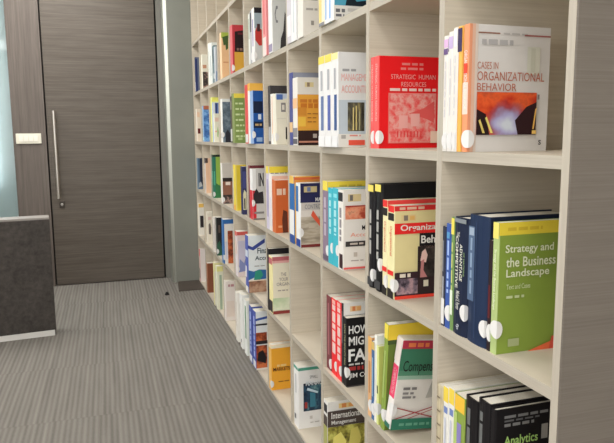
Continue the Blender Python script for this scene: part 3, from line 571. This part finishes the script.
BSP = [('r', .93, .995, (206, 186, 70)), ('w', .30, .76, (150, 150, 146), .35, .65), ('r', .02, .10, (60, 60, 62))]
B(1, 2, 'b1', (25, 24, 27), 'left tall black book with yellow spine top', D=.19, hard=True, sp=BSP, tag=(.05, .22))
B(1, 2, 'b2', (25, 25, 27), 'right tall black book with yellow spine top', D=.19, hard=True, sp=BSP, tag=(.18, .22))
OSP = [('r', .93, 1, RED), ('r', .84, .92, (40, 36, 34)), ('t', .46, .78, 'Organizational', (196, 80, 50), .3, .7), ('r', .25, .30, RED), ('r', 0, .10, (40, 36, 34)), ('l', 0, 0, 0, 0, BLK)][:5]
B(1, 2, 'o1', (200, 190, 130), 'left pale yellow Organizational Behavior textbook, partly hidden', D=.185, art=[('r', 0, 1, .93, 1, (196, 60, 56))], spine=(206, 198, 150), sp=OSP, tag=(.06, .22))
B(1, 2, 'o2', (200, 186, 128), 'right pale yellow Organizational Behavior textbook, cover showing', D=.19, spine=(206, 198, 146),
  art=[('r', 0, 1, .945, 1, (192, 44, 44)), ('l', .12, .72, .958, .985, (230, 180, 150)), ('r', .16, .52, .835, .905, (200, 176, 120)), ('r', .22, .32, .842, .898, (120, 106, 92)), ('r', .36, .48, .848, .892, (206, 160, 80)),
       ('r', .0, 1, .70, .815, (204, 40, 38)), ('t', .14, 1.52, .715, .80, 'Organizational', (236, 226, 214), .02), ('r', .60, 1, .56, .70, (30, 26, 28)), ('t', .64, 1.50, .59, .675, 'Behavior', (230, 226, 220), .02),
       ('r', .56, 1, .03, .56, (48, 34, 36)), ('p', .62, .98, .22, .55, 'figure'), ('g', [(.62, .40), (.66, .50), (.74, .53), (.80, .46), (.76, .38)], (206, 170, 160)), ('g', [(.62, .22), (.64, .40), (.72, .42), (.70, .30), (.80, .22)], (176, 110, 110)),
       ('r', 0, .56, .03, .29, (52, 34, 40)), ('p', .04, .56, .05, .22, 'mosaic'), ('l', .12, .38, .235, .275, (196, 186, 170)), ('r', .70, .82, .12, .19, (186, 180, 160)), ('r', 0, 1, 0, .035, (200, 60, 46))], sp=OSP, tag=(.06, .22))
TEAL = (44, 158, 176)
B(2, 2, 'pur', (206, 186, 50), 'yellow topped book with a mauve spine', D=.19, spine=(120, 104, 124), art=[('r', 0, 1, .88, 1, (212, 188, 46)), ('l', .3, .9, .93, .955, (180, 156, 40))], sp=[('r', .885, 1, (216, 194, 54)), ('w', .30, .80, (160, 150, 166), .3, .65), ('r', .02, .08, (90, 80, 96))], tag=(.07, .20))
TSP = [('r', .88, .93, (110, 190, 200), .2, .8), ('w', .40, .84, (150, 206, 214), .3, .7)]
B(2, 2, 't1', TEAL, 'left of two turquoise spined books', D=.17, sp=TSP, tag=(.12, .25))
B(2, 2, 't2', TEAL, 'right of two turquoise spined books', D=.17, sp=TSP, tag=(.12, .25))
B(2, 2, 'acc', (200, 196, 190), 'white Accounting textbook with a pink and orange picture', D=.185, art=[('r', .22, .80, .86, .95, (190, 170, 120)), ('r', .30, .44, .87, .94, (100, 94, 90)), ('p', .10, 1, .64, .80, 'hands'), ('r', .10, 1, .795, .81, (150, 30, 30)), ('t', .84, 2.3, .50, .56, 'MANAGEMENT', (40, 36, 38), .02), ('t', .32, 1.95, .405, .47, 'Accounting', (212, 130, 104), .0), ('r', .10, 1, .30, .365, (52, 48, 48)), ('l', .3, .9, .322, .345, (170, 160, 150)), ('r', .46, .62, .17, .225, (170, 160, 150)), ('l', .34, .9, .115, .128, (150, 140, 136)), ('r', .0, 1, .015, .04, (204, 80, 76))],
  sp=[('r', .86, .97, (40, 38, 42)), ('w', .36, .78, (120, 116, 120)), ('r', .02, .20, (56, 36, 40), .3, .95)])
B(3, 2, 'yb', (222, 166, 52), 'orange topped book with a blue spine', D=.19, spine=(38, 92, 156), art=[('r', 0, 1, .945, .985, (206, 96, 48)), ('r', 0, 1, .90, .94, (210, 130, 50))], sp=[('r', .89, 1, (224, 176, 70)), ('r', .0, .50, (206, 206, 204)), ('r', .0, .13, (40, 70, 140))])
B(3, 2, 'ctl', (176, 170, 164), 'navy topped CONTROL book with red pen picture', D=.185, spine=(206, 208, 210), art=[('r', 0, 1, .70, 1, (36, 38, 78)), ('r', .18, .84, .86, .95, (176, 160, 110)), ('r', .34, .52, .87, .94, (96, 110, 150)), ('t', .76, 2.1, .715, .775, 'MANAGEMENT', (220, 220, 222), .02), ('t', .22, 1.12, .60, .67, 'CONTROL', (110, 112, 120), .0), ('r', 0, 1, .46, .58, (190, 184, 178)), ('p', 0, 1, .04, .48, 'grey'), ('g', [(.52, .50), (.62, .58), (.96, .42), (.98, .32)], (206, 74, 46)), ('r', 0, 1, 0, .045, (110, 40, 40)), ('r', .4, .7, .30, .38, (166, 156, 140))], sp=[('r', .55, .95, (44, 98, 160), .0, .55), ('r', .0, .12, (36, 62, 140))], tag=(.15, .2))
B(4, 2, 'yl', (216, 190, 44), 'yellow topped tall book behind the orange one', D=.19, dH=-.012, spine=(176, 170, 190), art=[('r', 0, 1, 0, .90, (190, 190, 190)), ('l', .1, .95, .84, .90, (90, 96, 120))], sp=[('r', .89, 1, (220, 198, 60)), ('r', .2, .8, (150, 140, 170), .3, .8)])
B(4, 2, 'w', (204, 196, 190), 'white, pink topped book beside the orange one', D=.185, art=[('r', 0, 1, .9, .97, (206, 160, 140))], sp=[('r', .08, .6, (190, 186, 200), .3, .7)], tag=(.06, .22))
B(4, 2, 'or', (190, 84, 34), 'burnt orange book with white lettering', D=.18, spine=(186, 92, 46), art=[('l', .12, .92, .72, .84, (222, 186, 160)), ('g', [(.55, .0), (.5, .25), (.6, .44), (.9, .40), (.95, .0)], (90, 44, 30)), ('r', .2, .5, .10, .14, (210, 140, 96))])
B(5, 2, 'mar', (96, 38, 44), 'maroon topped book behind the white and red one', D=.19, spine=(120, 60, 60))
B(5, 2, 'wr', (176, 174, 172), 'book with a half white, half red spine', D=.185, spine=(206, 206, 206), art=[('r', .0, .28, .0, .58, (180, 44, 52)), ('r', .0, .28, .58, 1, (206, 206, 206)), ('t', .50, .92, .66, .92, 'IN', (50, 48, 52), .03), ('g', [(.05, .32), (.05, .5), (.3, .62), (.5, .54), (.85, .56), (.9, .32)], (44, 40, 44)), ('r', .1, .9, .12, .16, (120, 116, 116)), ('r', .0, 1, .0, .03, (110, 106, 100))], sp=[('r', .0, .58, (180, 44, 52))], tag=(.25, .2))
B(6, 2, 'yel', (216, 186, 36), 'bright yellow book', D=.185, spine=(222, 196, 50), art=[('r', .03, .10, 0, 1, (226, 208, 120))], sp=[('r', .0, .12, (224, 160, 60)), ('r', .2, .9, (206, 196, 150), .0, .25)])
B(6, 2, 'navy', (46, 48, 86), 'navy book with a pale photograph on its cover', D=.17, art=[('g', [(.1, .1), (.1, .42), (.4, .52), (.9, .46), (.9, .1)], (190, 186, 150)), ('r', .1, .9, .55, .9, (62, 66, 120)), ('r', .3, .6, .12, .34, (60, 52, 56))])
B(7, 2, 'wb', (196, 190, 182), 'white spined book with a dark figure picture', D=.185, spine=(206, 200, 192), art=[('r', 0, 1, .62, 1, (176, 170, 162)), ('r', 0, 1, .55, .64, (44, 36, 34)), ('r', .0, 1, .20, .55, (130, 84, 66)), ('p', .0, 1, .0, .22, 'figure'), ('r', .3, .8, .46, .54, (200, 186, 176))], tag=(.02, .2))
B(8, 2, 'green', (132, 168, 60), 'tall dark green spined book with a lime cover', D=.18, dH=-.008, spine=(34, 100, 80), art=[('r', 0, .38, 0, 1, (40, 110, 88)), ('r', 0, 1, .95, 1, (40, 48, 40)), ('r', .08, .24, .3, .62, (70, 160, 130)), ('g', [(.2, .0), (.3, .35), (.7, .3), (1, .12), (1, 0)], (46, 110, 64))], sp=[('r', .94, 1, (36, 40, 36)), ('r', .3, .62, (70, 160, 130), .3, .7)], tag=(.03, .14))
B(9, 2, 'peach', (206, 166, 134), 'peach coloured book with a dark top', D=.17, spine=(196, 186, 180), art=[('r', 0, .5, .86, 1, (70, 60, 60))], sp=[('r', .85, 1, (84, 76, 76)), ('r', .1, .7, (170, 160, 156), .3, .7)], dth=-.012)
B(10, 2, 'slate', (70, 92, 116), 'slate blue book with pale blotches', D=.17, spine=(96, 120, 140), art=[('r', .45, 1, .1, 1, (40, 46, 62)), ('g', [(.1, .05), (.2, .2), (.6, .24), (.9, .1)], (150, 156, 160))])
# ---- second shelf up
CH = [('r', .10+i*.13, .115+i*.13, (110, 98, 80), .2, .8) for i in range(7)]
B(0, 1, 'chain', (176, 164, 134), 'tan spined book with a ladder pattern, leftmost', D=.17, sp=[('r', .05, .98, (150, 138, 110), .2, .26), ('r', .05, .98, (150, 138, 110), .74, .8)]+CH)
YSP = [('r', .86, .995, (220, 190, 54)), ('r', .76, .82, (96, 116, 170), .2, .85), ('r', .2, .72, (170, 174, 190), .35, .6)]
B(0, 1, 'yw1', (196, 194, 188), 'left of two white spined books with yellow tops', D=.175, sp=YSP, tag=(.04, .2))
B(0, 1, 'yw2', (196, 194, 188), 'right of two white spined books with yellow tops', D=.175, sp=YSP, tag=(.04, .2))
B(0, 1, 'gr', (118, 140, 54), 'green spined book with an amber top', D=.178, sp=[('r', .86, .995, (218, 170, 40)), ('r', .55, .76, (120, 110, 170), .25, .7), ('r', .15, .84, (150, 172, 90), .0, .3)], tag=(.05, .2))
ASP = [('t', .40, .52, 'A', (196, 206, 140), .5, .9), ('w', .62, .92, (90, 92, 92), .3, .55), ('r', .05, .22, (180, 184, 180))]
B(0, 1, 'b1', BLK, 'leftmost black book of three, beside the green spine', D=.18, hard=True, sp=ASP)
B(0, 1, 'b2', BLK, 'middle black book of three', D=.18, hard=True, sp=ASP)
B(0, 1, 'ana', (24, 22, 24), 'rightmost black book of three, Analytics in green letters', D=.18, hard=True, art=[('l', .16, .96, .93, .950, (110, 110, 110)), ('l', .16, .80, .905, .918, (86, 86, 88)), ('l', .16, .70, .87, .892, (110, 110, 110)), ('t', .16, .78, .71, .80, 'Analytics', (140, 178, 90), .015), ('r', .84, .96, .74, .85, (130, 126, 120))])
B(1, 1, 'br', (170, 120, 70), 'tan brown spined book, leftmost', D=.17, spine=(200, 150, 100), sp=[('r', .8, 1, (206, 150, 70)), ('r', .3, .7, (170, 116, 70), .3, .7)], tag=(.06, .22))
B(1, 1, 'bl', (60, 96, 140), 'blue spined book with an ochre top', D=.17, spine=(54, 92, 140), art=[('r', 0, 1, .9, 1, (196, 160, 70))], sp=[('r', .9, 1, (190, 160, 80)), ('r', .3, .8, (110, 150, 180), .3, .7)], tag=(.05, .22))
B(1, 1, 'wh', (206, 206, 198), 'white spined book left of the lime one', D=.175, sp=[('r', .3, .9, (186, 190, 176), .3, .6)], tag=(.1, .24))
B(1, 1, 'lime', (176, 182, 84), 'lime spined book left of the tall green one', D=.175, spine=(190, 196, 116), sp=[('r', .4, .5, (60, 70, 40), .3, .9)], tag=(.1, .24))
B(1, 1, 'green', (84, 104, 36), 'tall green book with a yellow top band', D=.195, lean=5, spine=(116, 140, 52), art=[('r', 0, 1, .86, 1, (218, 184, 36)), ('r', 0, 1, .82, .86, (56, 74, 34))], sp=[('r', .865, .999, (222, 200, 60)), ('r', .3, .75, (150, 170, 90), .3, .6)], tag=(.08, .2))
B(1, 1, 'cmp', (196, 192, 186), 'leaning white and green textbook titled Compensation', D=.19, lean=5, yaw=0, tilt=6, spine=(206, 200, 196),
  art=[('r', 0, 1, .60, .90, (70, 126, 98)), ('r', 0, 1, .66, .90, (52, 112, 84)), ('r', 0, 1, .56, .60, (130, 164, 144)), ('r', 0, 1, .90, .99, (176, 44, 66)), ('l', .14, .62, .92, .965, (220, 110, 60)), ('t', .09, 1.12, .595, .76, 'Compensation', (34, 32, 32), .0)][:5] +
      [('t', .09, 1.15, .615, .77, 'Compensation', (34, 32, 32), .0), ('l', .17, .52, .445, .475, (110, 106, 106)), ('l', .17, .44, .395, .42, (120, 116, 116)), ('l', .17, .48, .35, .375, (120, 116, 116)),
       ('g', [(.72, .35), (.88, .36), (.92, .62), (.86, .63)], (156, 154, 148)), ('g', [(.02, .25), (.02, .262), (.98, .132), (.98, .12)], (150, 56, 60)), ('g', [(.02, .11), (.02, .122), (.98, .262), (.98, .25)], (150, 56, 60)), ('g', [(.04, .06), (.04, .07), (.98, .235), (.98, .225)], (170, 96, 92)),
       ('r', 0, 1, 0, .125, (36, 104, 82)), ('l', .18, .9, .045, .075, (80, 140, 116))], sp=[('r', .34, .70, (206, 60, 96)), ('t', .38, .66, 'COMPENSATION', (226, 150, 160)), ('r', .74, .99, (214, 200, 196)), ('r', 0, .05, (40, 100, 80))], tag=(.16, .16))
B(2, 1, 'mar', (110, 50, 56), 'maroon spined book, leftmost', D=.18, hard=False, sp=[('r', .2, .9, (150, 90, 96), .35, .6)], tag=(.02, .2))
R3 = [('w', .25, .92, (236, 196, 190), .2, .8), ('r', .93, .985, (230, 160, 150), .2, .8)]
B(2, 1, 'r1', (200, 40, 44), 'left of two red spined books', D=.185, sp=R3, tag=(.05, .22))
B(2, 1, 'r2', (204, 46, 50), 'right of two red spined books', D=.185, sp=R3, tag=(.05, .22))
B(2, 1, 'wh', (200, 198, 194), 'white, orange labelled book behind the black paperback', D=.185, spine=(40, 38, 40), art=[('r', .32, .82, .89, .955, (206, 170, 120)), ('r', .42, .56, .895, .95, (196, 110, 60)), ('r', .62, .80, .90, .945, (214, 150, 84))], sp=[('r', .5, .9, (90, 88, 90), .2, .8)])
B(2, 1, 'how', (24, 23, 25), 'black paperback, How the Mighty Fall, in white capitals', D=.178, art=[('t', .12, 2.05, .77, .89, 'HOW THE', (222, 222, 220), .02), ('t', .12, 1.95, .60, .73, 'MIGHTY', (222, 222, 220), .02), ('t', .10, 1.85, .37, .55, 'FALL', (226, 226, 224), .025), ('l', .12, .9, .315, .34, (170, 170, 168)), ('l', .12, .92, .24, .295, (150, 40, 40)), ('t', .12, 2.1, .11, .20, 'JIM COLLINS', (214, 214, 212), .01), ('r', 0, 1, .0, .02, (60, 56, 56))], sp=[('t', .3, .9, 'HOW THE MIGHTY FALL', (150, 150, 110), .3, .7)], tag=(.10, .28))
B(4, 1, 'bk', (30, 28, 32), 'tall black book behind the cream one', D=.19, dH=-.004)
B(4, 1, 'cr', (206, 198, 176), 'cream book with a red strip top and bottom', D=.185, spine=(212, 200, 140), art=[('r', 0, 1, .93, 1, (176, 90, 96)), ('r', 0, 1, .89, .93, (206, 150, 146)), ('t', .50, .82, .66, .72, 'THE', (120, 110, 110), .0), ('t', .40, .92, .575, .635, 'YOUR', (120, 110, 110), .0), ('t', .24, 1.9, .49, .55, 'ORGANIZATION', (120, 110, 110), .0), ('l', .3, .9, .40, .42, (150, 140, 130)), ('p', .0, 1, .06, .28, 'meadow'), ('r', .0, 1, .0, .055, (130, 50, 46))], sp=[('r', .86, .97, (176, 90, 96)), ('r', .02, .22, (44, 38, 44))])
B(5, 1, 'fin', (192, 198, 202), 'pale blue Financial Accounting book with a blue swoosh', D=.187, dH=-.012, spine=(70, 84, 160), art=[('g', [(0, .78), (.0, .84), (.25, .80), (.95, .94), (.95, .87), (.3, .74)], (50, 64, 140)), ('t', .52, 1.7, .68, .78, 'Financial', (60, 74, 84), .02), ('t', .38, 2.0, .54, .64, 'Accounting', (60, 74, 84), .02), ('l', .35, .92, .455, .47, (130, 130, 130)), ('g', [(0, .22), (0, .40), (.3, .37), (.6, .40), (1, .36), (1, .26), (.6, .22), (.3, .26)], (40, 92, 150)), ('g', [(.3, .22), (.4, .38), (.7, .39), (.82, .30), (.6, .20)], (36, 130, 110)), ('p', .02, 1, .0, .20, 'brown'), ('r', .0, 1, .2, .22, (200, 180, 160))], sp=[('r', .62, .74, (190, 200, 214)), ('r', .25, .45, (200, 200, 206), .0, .5), ('r', .0, .10, (204, 198, 190))])
B(6, 1, 'red', (190, 176, 176), 'pale lilac book with a red top', D=.18, spine=(196, 186, 190), art=[('r', 0, 1, .92, 1, (196, 76, 70)), ('r', .1, .8, .2, .8, (170, 166, 186)), ('g', [(.1, .1), (.2, .4), (.6, .3), (.9, .5), (1, .2)], (110, 120, 170))], sp=[('r', .9, 1, (204, 90, 82)), ('r', .5, .8, (222, 190, 176), .2, .8)], tag=(.1, .18))
B(7, 1, 'bl', (40, 92, 160), 'blue framed book with a white and rust cover', D=.18, dH=-.018, spine=(52, 100, 160), art=[('r', .10, 1, .0, .90, (196, 194, 190)), ('p', .42, .92, .0, .74, 'rust'), ('r', .16, .36, .1, .5, (180, 180, 196))], tag=(.05, .25))
B(8, 1, 'w', (204, 196, 190), 'whitish book left of the black and green one', D=.15, sp=[('r', .2, .8, (180, 176, 170), .3, .7)], dth=-.02)
B(8, 1, 'dk', (40, 40, 42), 'black book with dark green lower cover', D=.16, spine=(60, 64, 62), dth=-.02, art=[('g', [(0, 0), (0, .3), (.5, .4), (.9, .2), (.9, 0)], (44, 84, 66)), ('r', .3, .7, .6, .8, (84, 70, 64))], tag=(.03, .2))
B(9, 1, 'cr', (204, 196, 180), 'cream book with a dark portrait patch', D=.17, art=[('g', [(.3, .3), (.3, .6), (.6, .66), (.8, .5), (.7, .28)], (96, 86, 80)), ('r', .2, .8, .75, .85, (196, 170, 160))], dth=-.015)
B(10, 1, 'or', (200, 196, 186), 'white book with an orange top and black patch', D=.17, spine=(206, 202, 190), art=[('r', 0, 1, .88, 1, (216, 170, 76)), ('r', .25, .9, .25, .62, (46, 42, 44))], dth=-.02, dH=-.012)
# ---- bottom shelf
B(2, 0, 'intl', (196, 194, 190), 'International Financial Management textbook with a leafy picture', D=.19, art=[('r', .30, .72, .90, .965, (206, 176, 110)), ('r', .38, .50, .905, .96, (200, 120, 60)), ('r', .56, .70, .91, .955, (206, 140, 70)), ('r', 0, 1, .66, .875, (70, 60, 56)), ('t', .10, 1.5, .77, .855, 'International Financial', (206, 204, 200), .01), ('t', .10, .76, .675, .745, 'Management', (206, 204, 200), .01), ('p', 0, 1, .10, .66, 'leaf'), ('g', [(.1, .30), (.15, .52), (.35, .58), (.5, .44), (.4, .26)], (200, 190, 90)), ('g', [(.55, .36), (.62, .6), (.8, .62), (.9, .46), (.8, .3)], (186, 176, 80))], sp=[('r', .84, .955, (38, 36, 40), .1, .9), ('r', .66, .80, (70, 60, 56)), ('r', .1, .66, (150, 150, 80))])
B(3, 0, 'stall', (204, 202, 200), 'white Management book with a night skyscraper picture', D=.19, dH=-.004, art=[('r', 0, 1, .94, .985, (60, 136, 112)), ('t', .50, .86, .80, .85, 'SMALL', (110, 110, 112), .0), ('r', .22, 1, .28, .73, (30, 42, 56)), ('p', .24, 1, .29, .69, 'tower'), ('t', .32, 1.7, .69, .765, 'MANAGEMENT', (186, 192, 196), .02), ('g', [(.36, .62), (.40, .66), (.86, .58), (.84, .55)], (170, 190, 200)), ('g', [(.50, .34), (.50, .58), (.74, .56), (.74, .34)], (50, 110, 130)), ('r', .26, .38, .33, .43, (150, 50, 44)), ('r', .48, .60, .15, .20, (176, 172, 168)), ('l', .5, .9, .085, .1, (160, 156, 152))], sp=[('r', .94, .985, (60, 136, 112)), ('r', .55, .86, (160, 164, 166), .4, .6), ('r', .12, .2, (90, 90, 92), .2, .5)])
B(4, 0, 'mkt', (222, 150, 30), 'orange Marketing book', D=.187, spine=(216, 160, 70), art=[('r', .05, .95, .42, .48, (220, 140, 24)), ('l', .30, .84, .515, .56, (236, 196, 120)), ('t', .10, .97, .42, .50, 'MARKETS', (60, 40, 26), .02), ('l', .36, .92, .17, .19, (120, 76, 24)), ('r', .0, 1, .93, 1, (206, 196, 170))], sp=[('r', .93, 1, (206, 196, 170))], tag=(.05, .2))
BL2 = [('w', .2, .9, (150, 166, 220), .3, .7), ('r', .02, .14, (200, 204, 214))]
B(5, 0, 'b1', (60, 76, 150), 'left blue spined book, only spine showing', D=.18, dH=-.01, sp=BL2)
B(5, 0, 'b2', (192, 196, 198), 'right blue spined book with rust-black cover', D=.185, dH=-.012, spine=(58, 74, 156), art=[('g', [(0, .84), (0, .88), (1, .98), (1, .94)], (50, 76, 150)), ('r', 0, 1, .76, .79, (44, 42, 48)), ('p', .02, .95, .50, .64, 'rust'), ('r', 0, 1, .44, .50, (40, 34, 36)), ('p', .02, .95, .02, .42, 'rust'), ('g', [(.1, .16), (.2, .3), (.6, .34), (.9, .2), (.8, .1)], (30, 26, 30)), ('r', 0, 1, 0, .03, (196, 190, 180))], sp=BL2)
B(6, 0, 'w1', (206, 202, 194), 'leftmost white book of three', D=.18, sp=[('r', .3, .8, (190, 180, 170), .3, .6)])
B(6, 0, 'w2', (204, 204, 200), 'middle white book of three', D=.18, sp=[('r', .1, .16, (84, 80, 80), .3, .6)])
B(6, 0, 'gr', (190, 196, 190), 'rightmost white book, with green spine stripe', D=.18, dH=-.012, spine=(200, 204, 200), sp=[('r', .3, .9, (90, 130, 100), .45, .9)])
B(7, 0, 'w', (206, 196, 190), 'white book with small reddish print', D=.18, art=[('l', .3, .9, .86, .92, (170, 120, 124)), ('r', .1, .9, .1, .5, (200, 186, 176))], dth=-.015)
B(8, 0, 'ye', (206, 198, 140), 'pale yellow topped book left of white-green one', D=.16, art=[('r', 0, 1, 0, .8, (196, 192, 180))], dth=-.015, dH=-.01)
B(8, 0, 'gr', (198, 198, 176), 'white book with a grey green cover stripe', D=.17, art=[('r', .4, .75, 0, .8, (140, 160, 136)), ('r', 0, 1, .88, 1, (200, 196, 120))], dth=-.015, dH=-.014)
B(9, 0, 'br', (124, 70, 48), 'rusty brown book', D=.18, spine=(150, 96, 70), sp=[('r', .3, .8, (176, 120, 96), .3, .6)], dth=-.015)
B(10, 0, 'red', (200, 190, 186), 'white book with a red topped spine', D=.17, spine=(196, 150, 150), sp=[('r', .78, 1, (190, 40, 48)), ('r', .1, .4, (70, 60, 66))], dth=-.02)
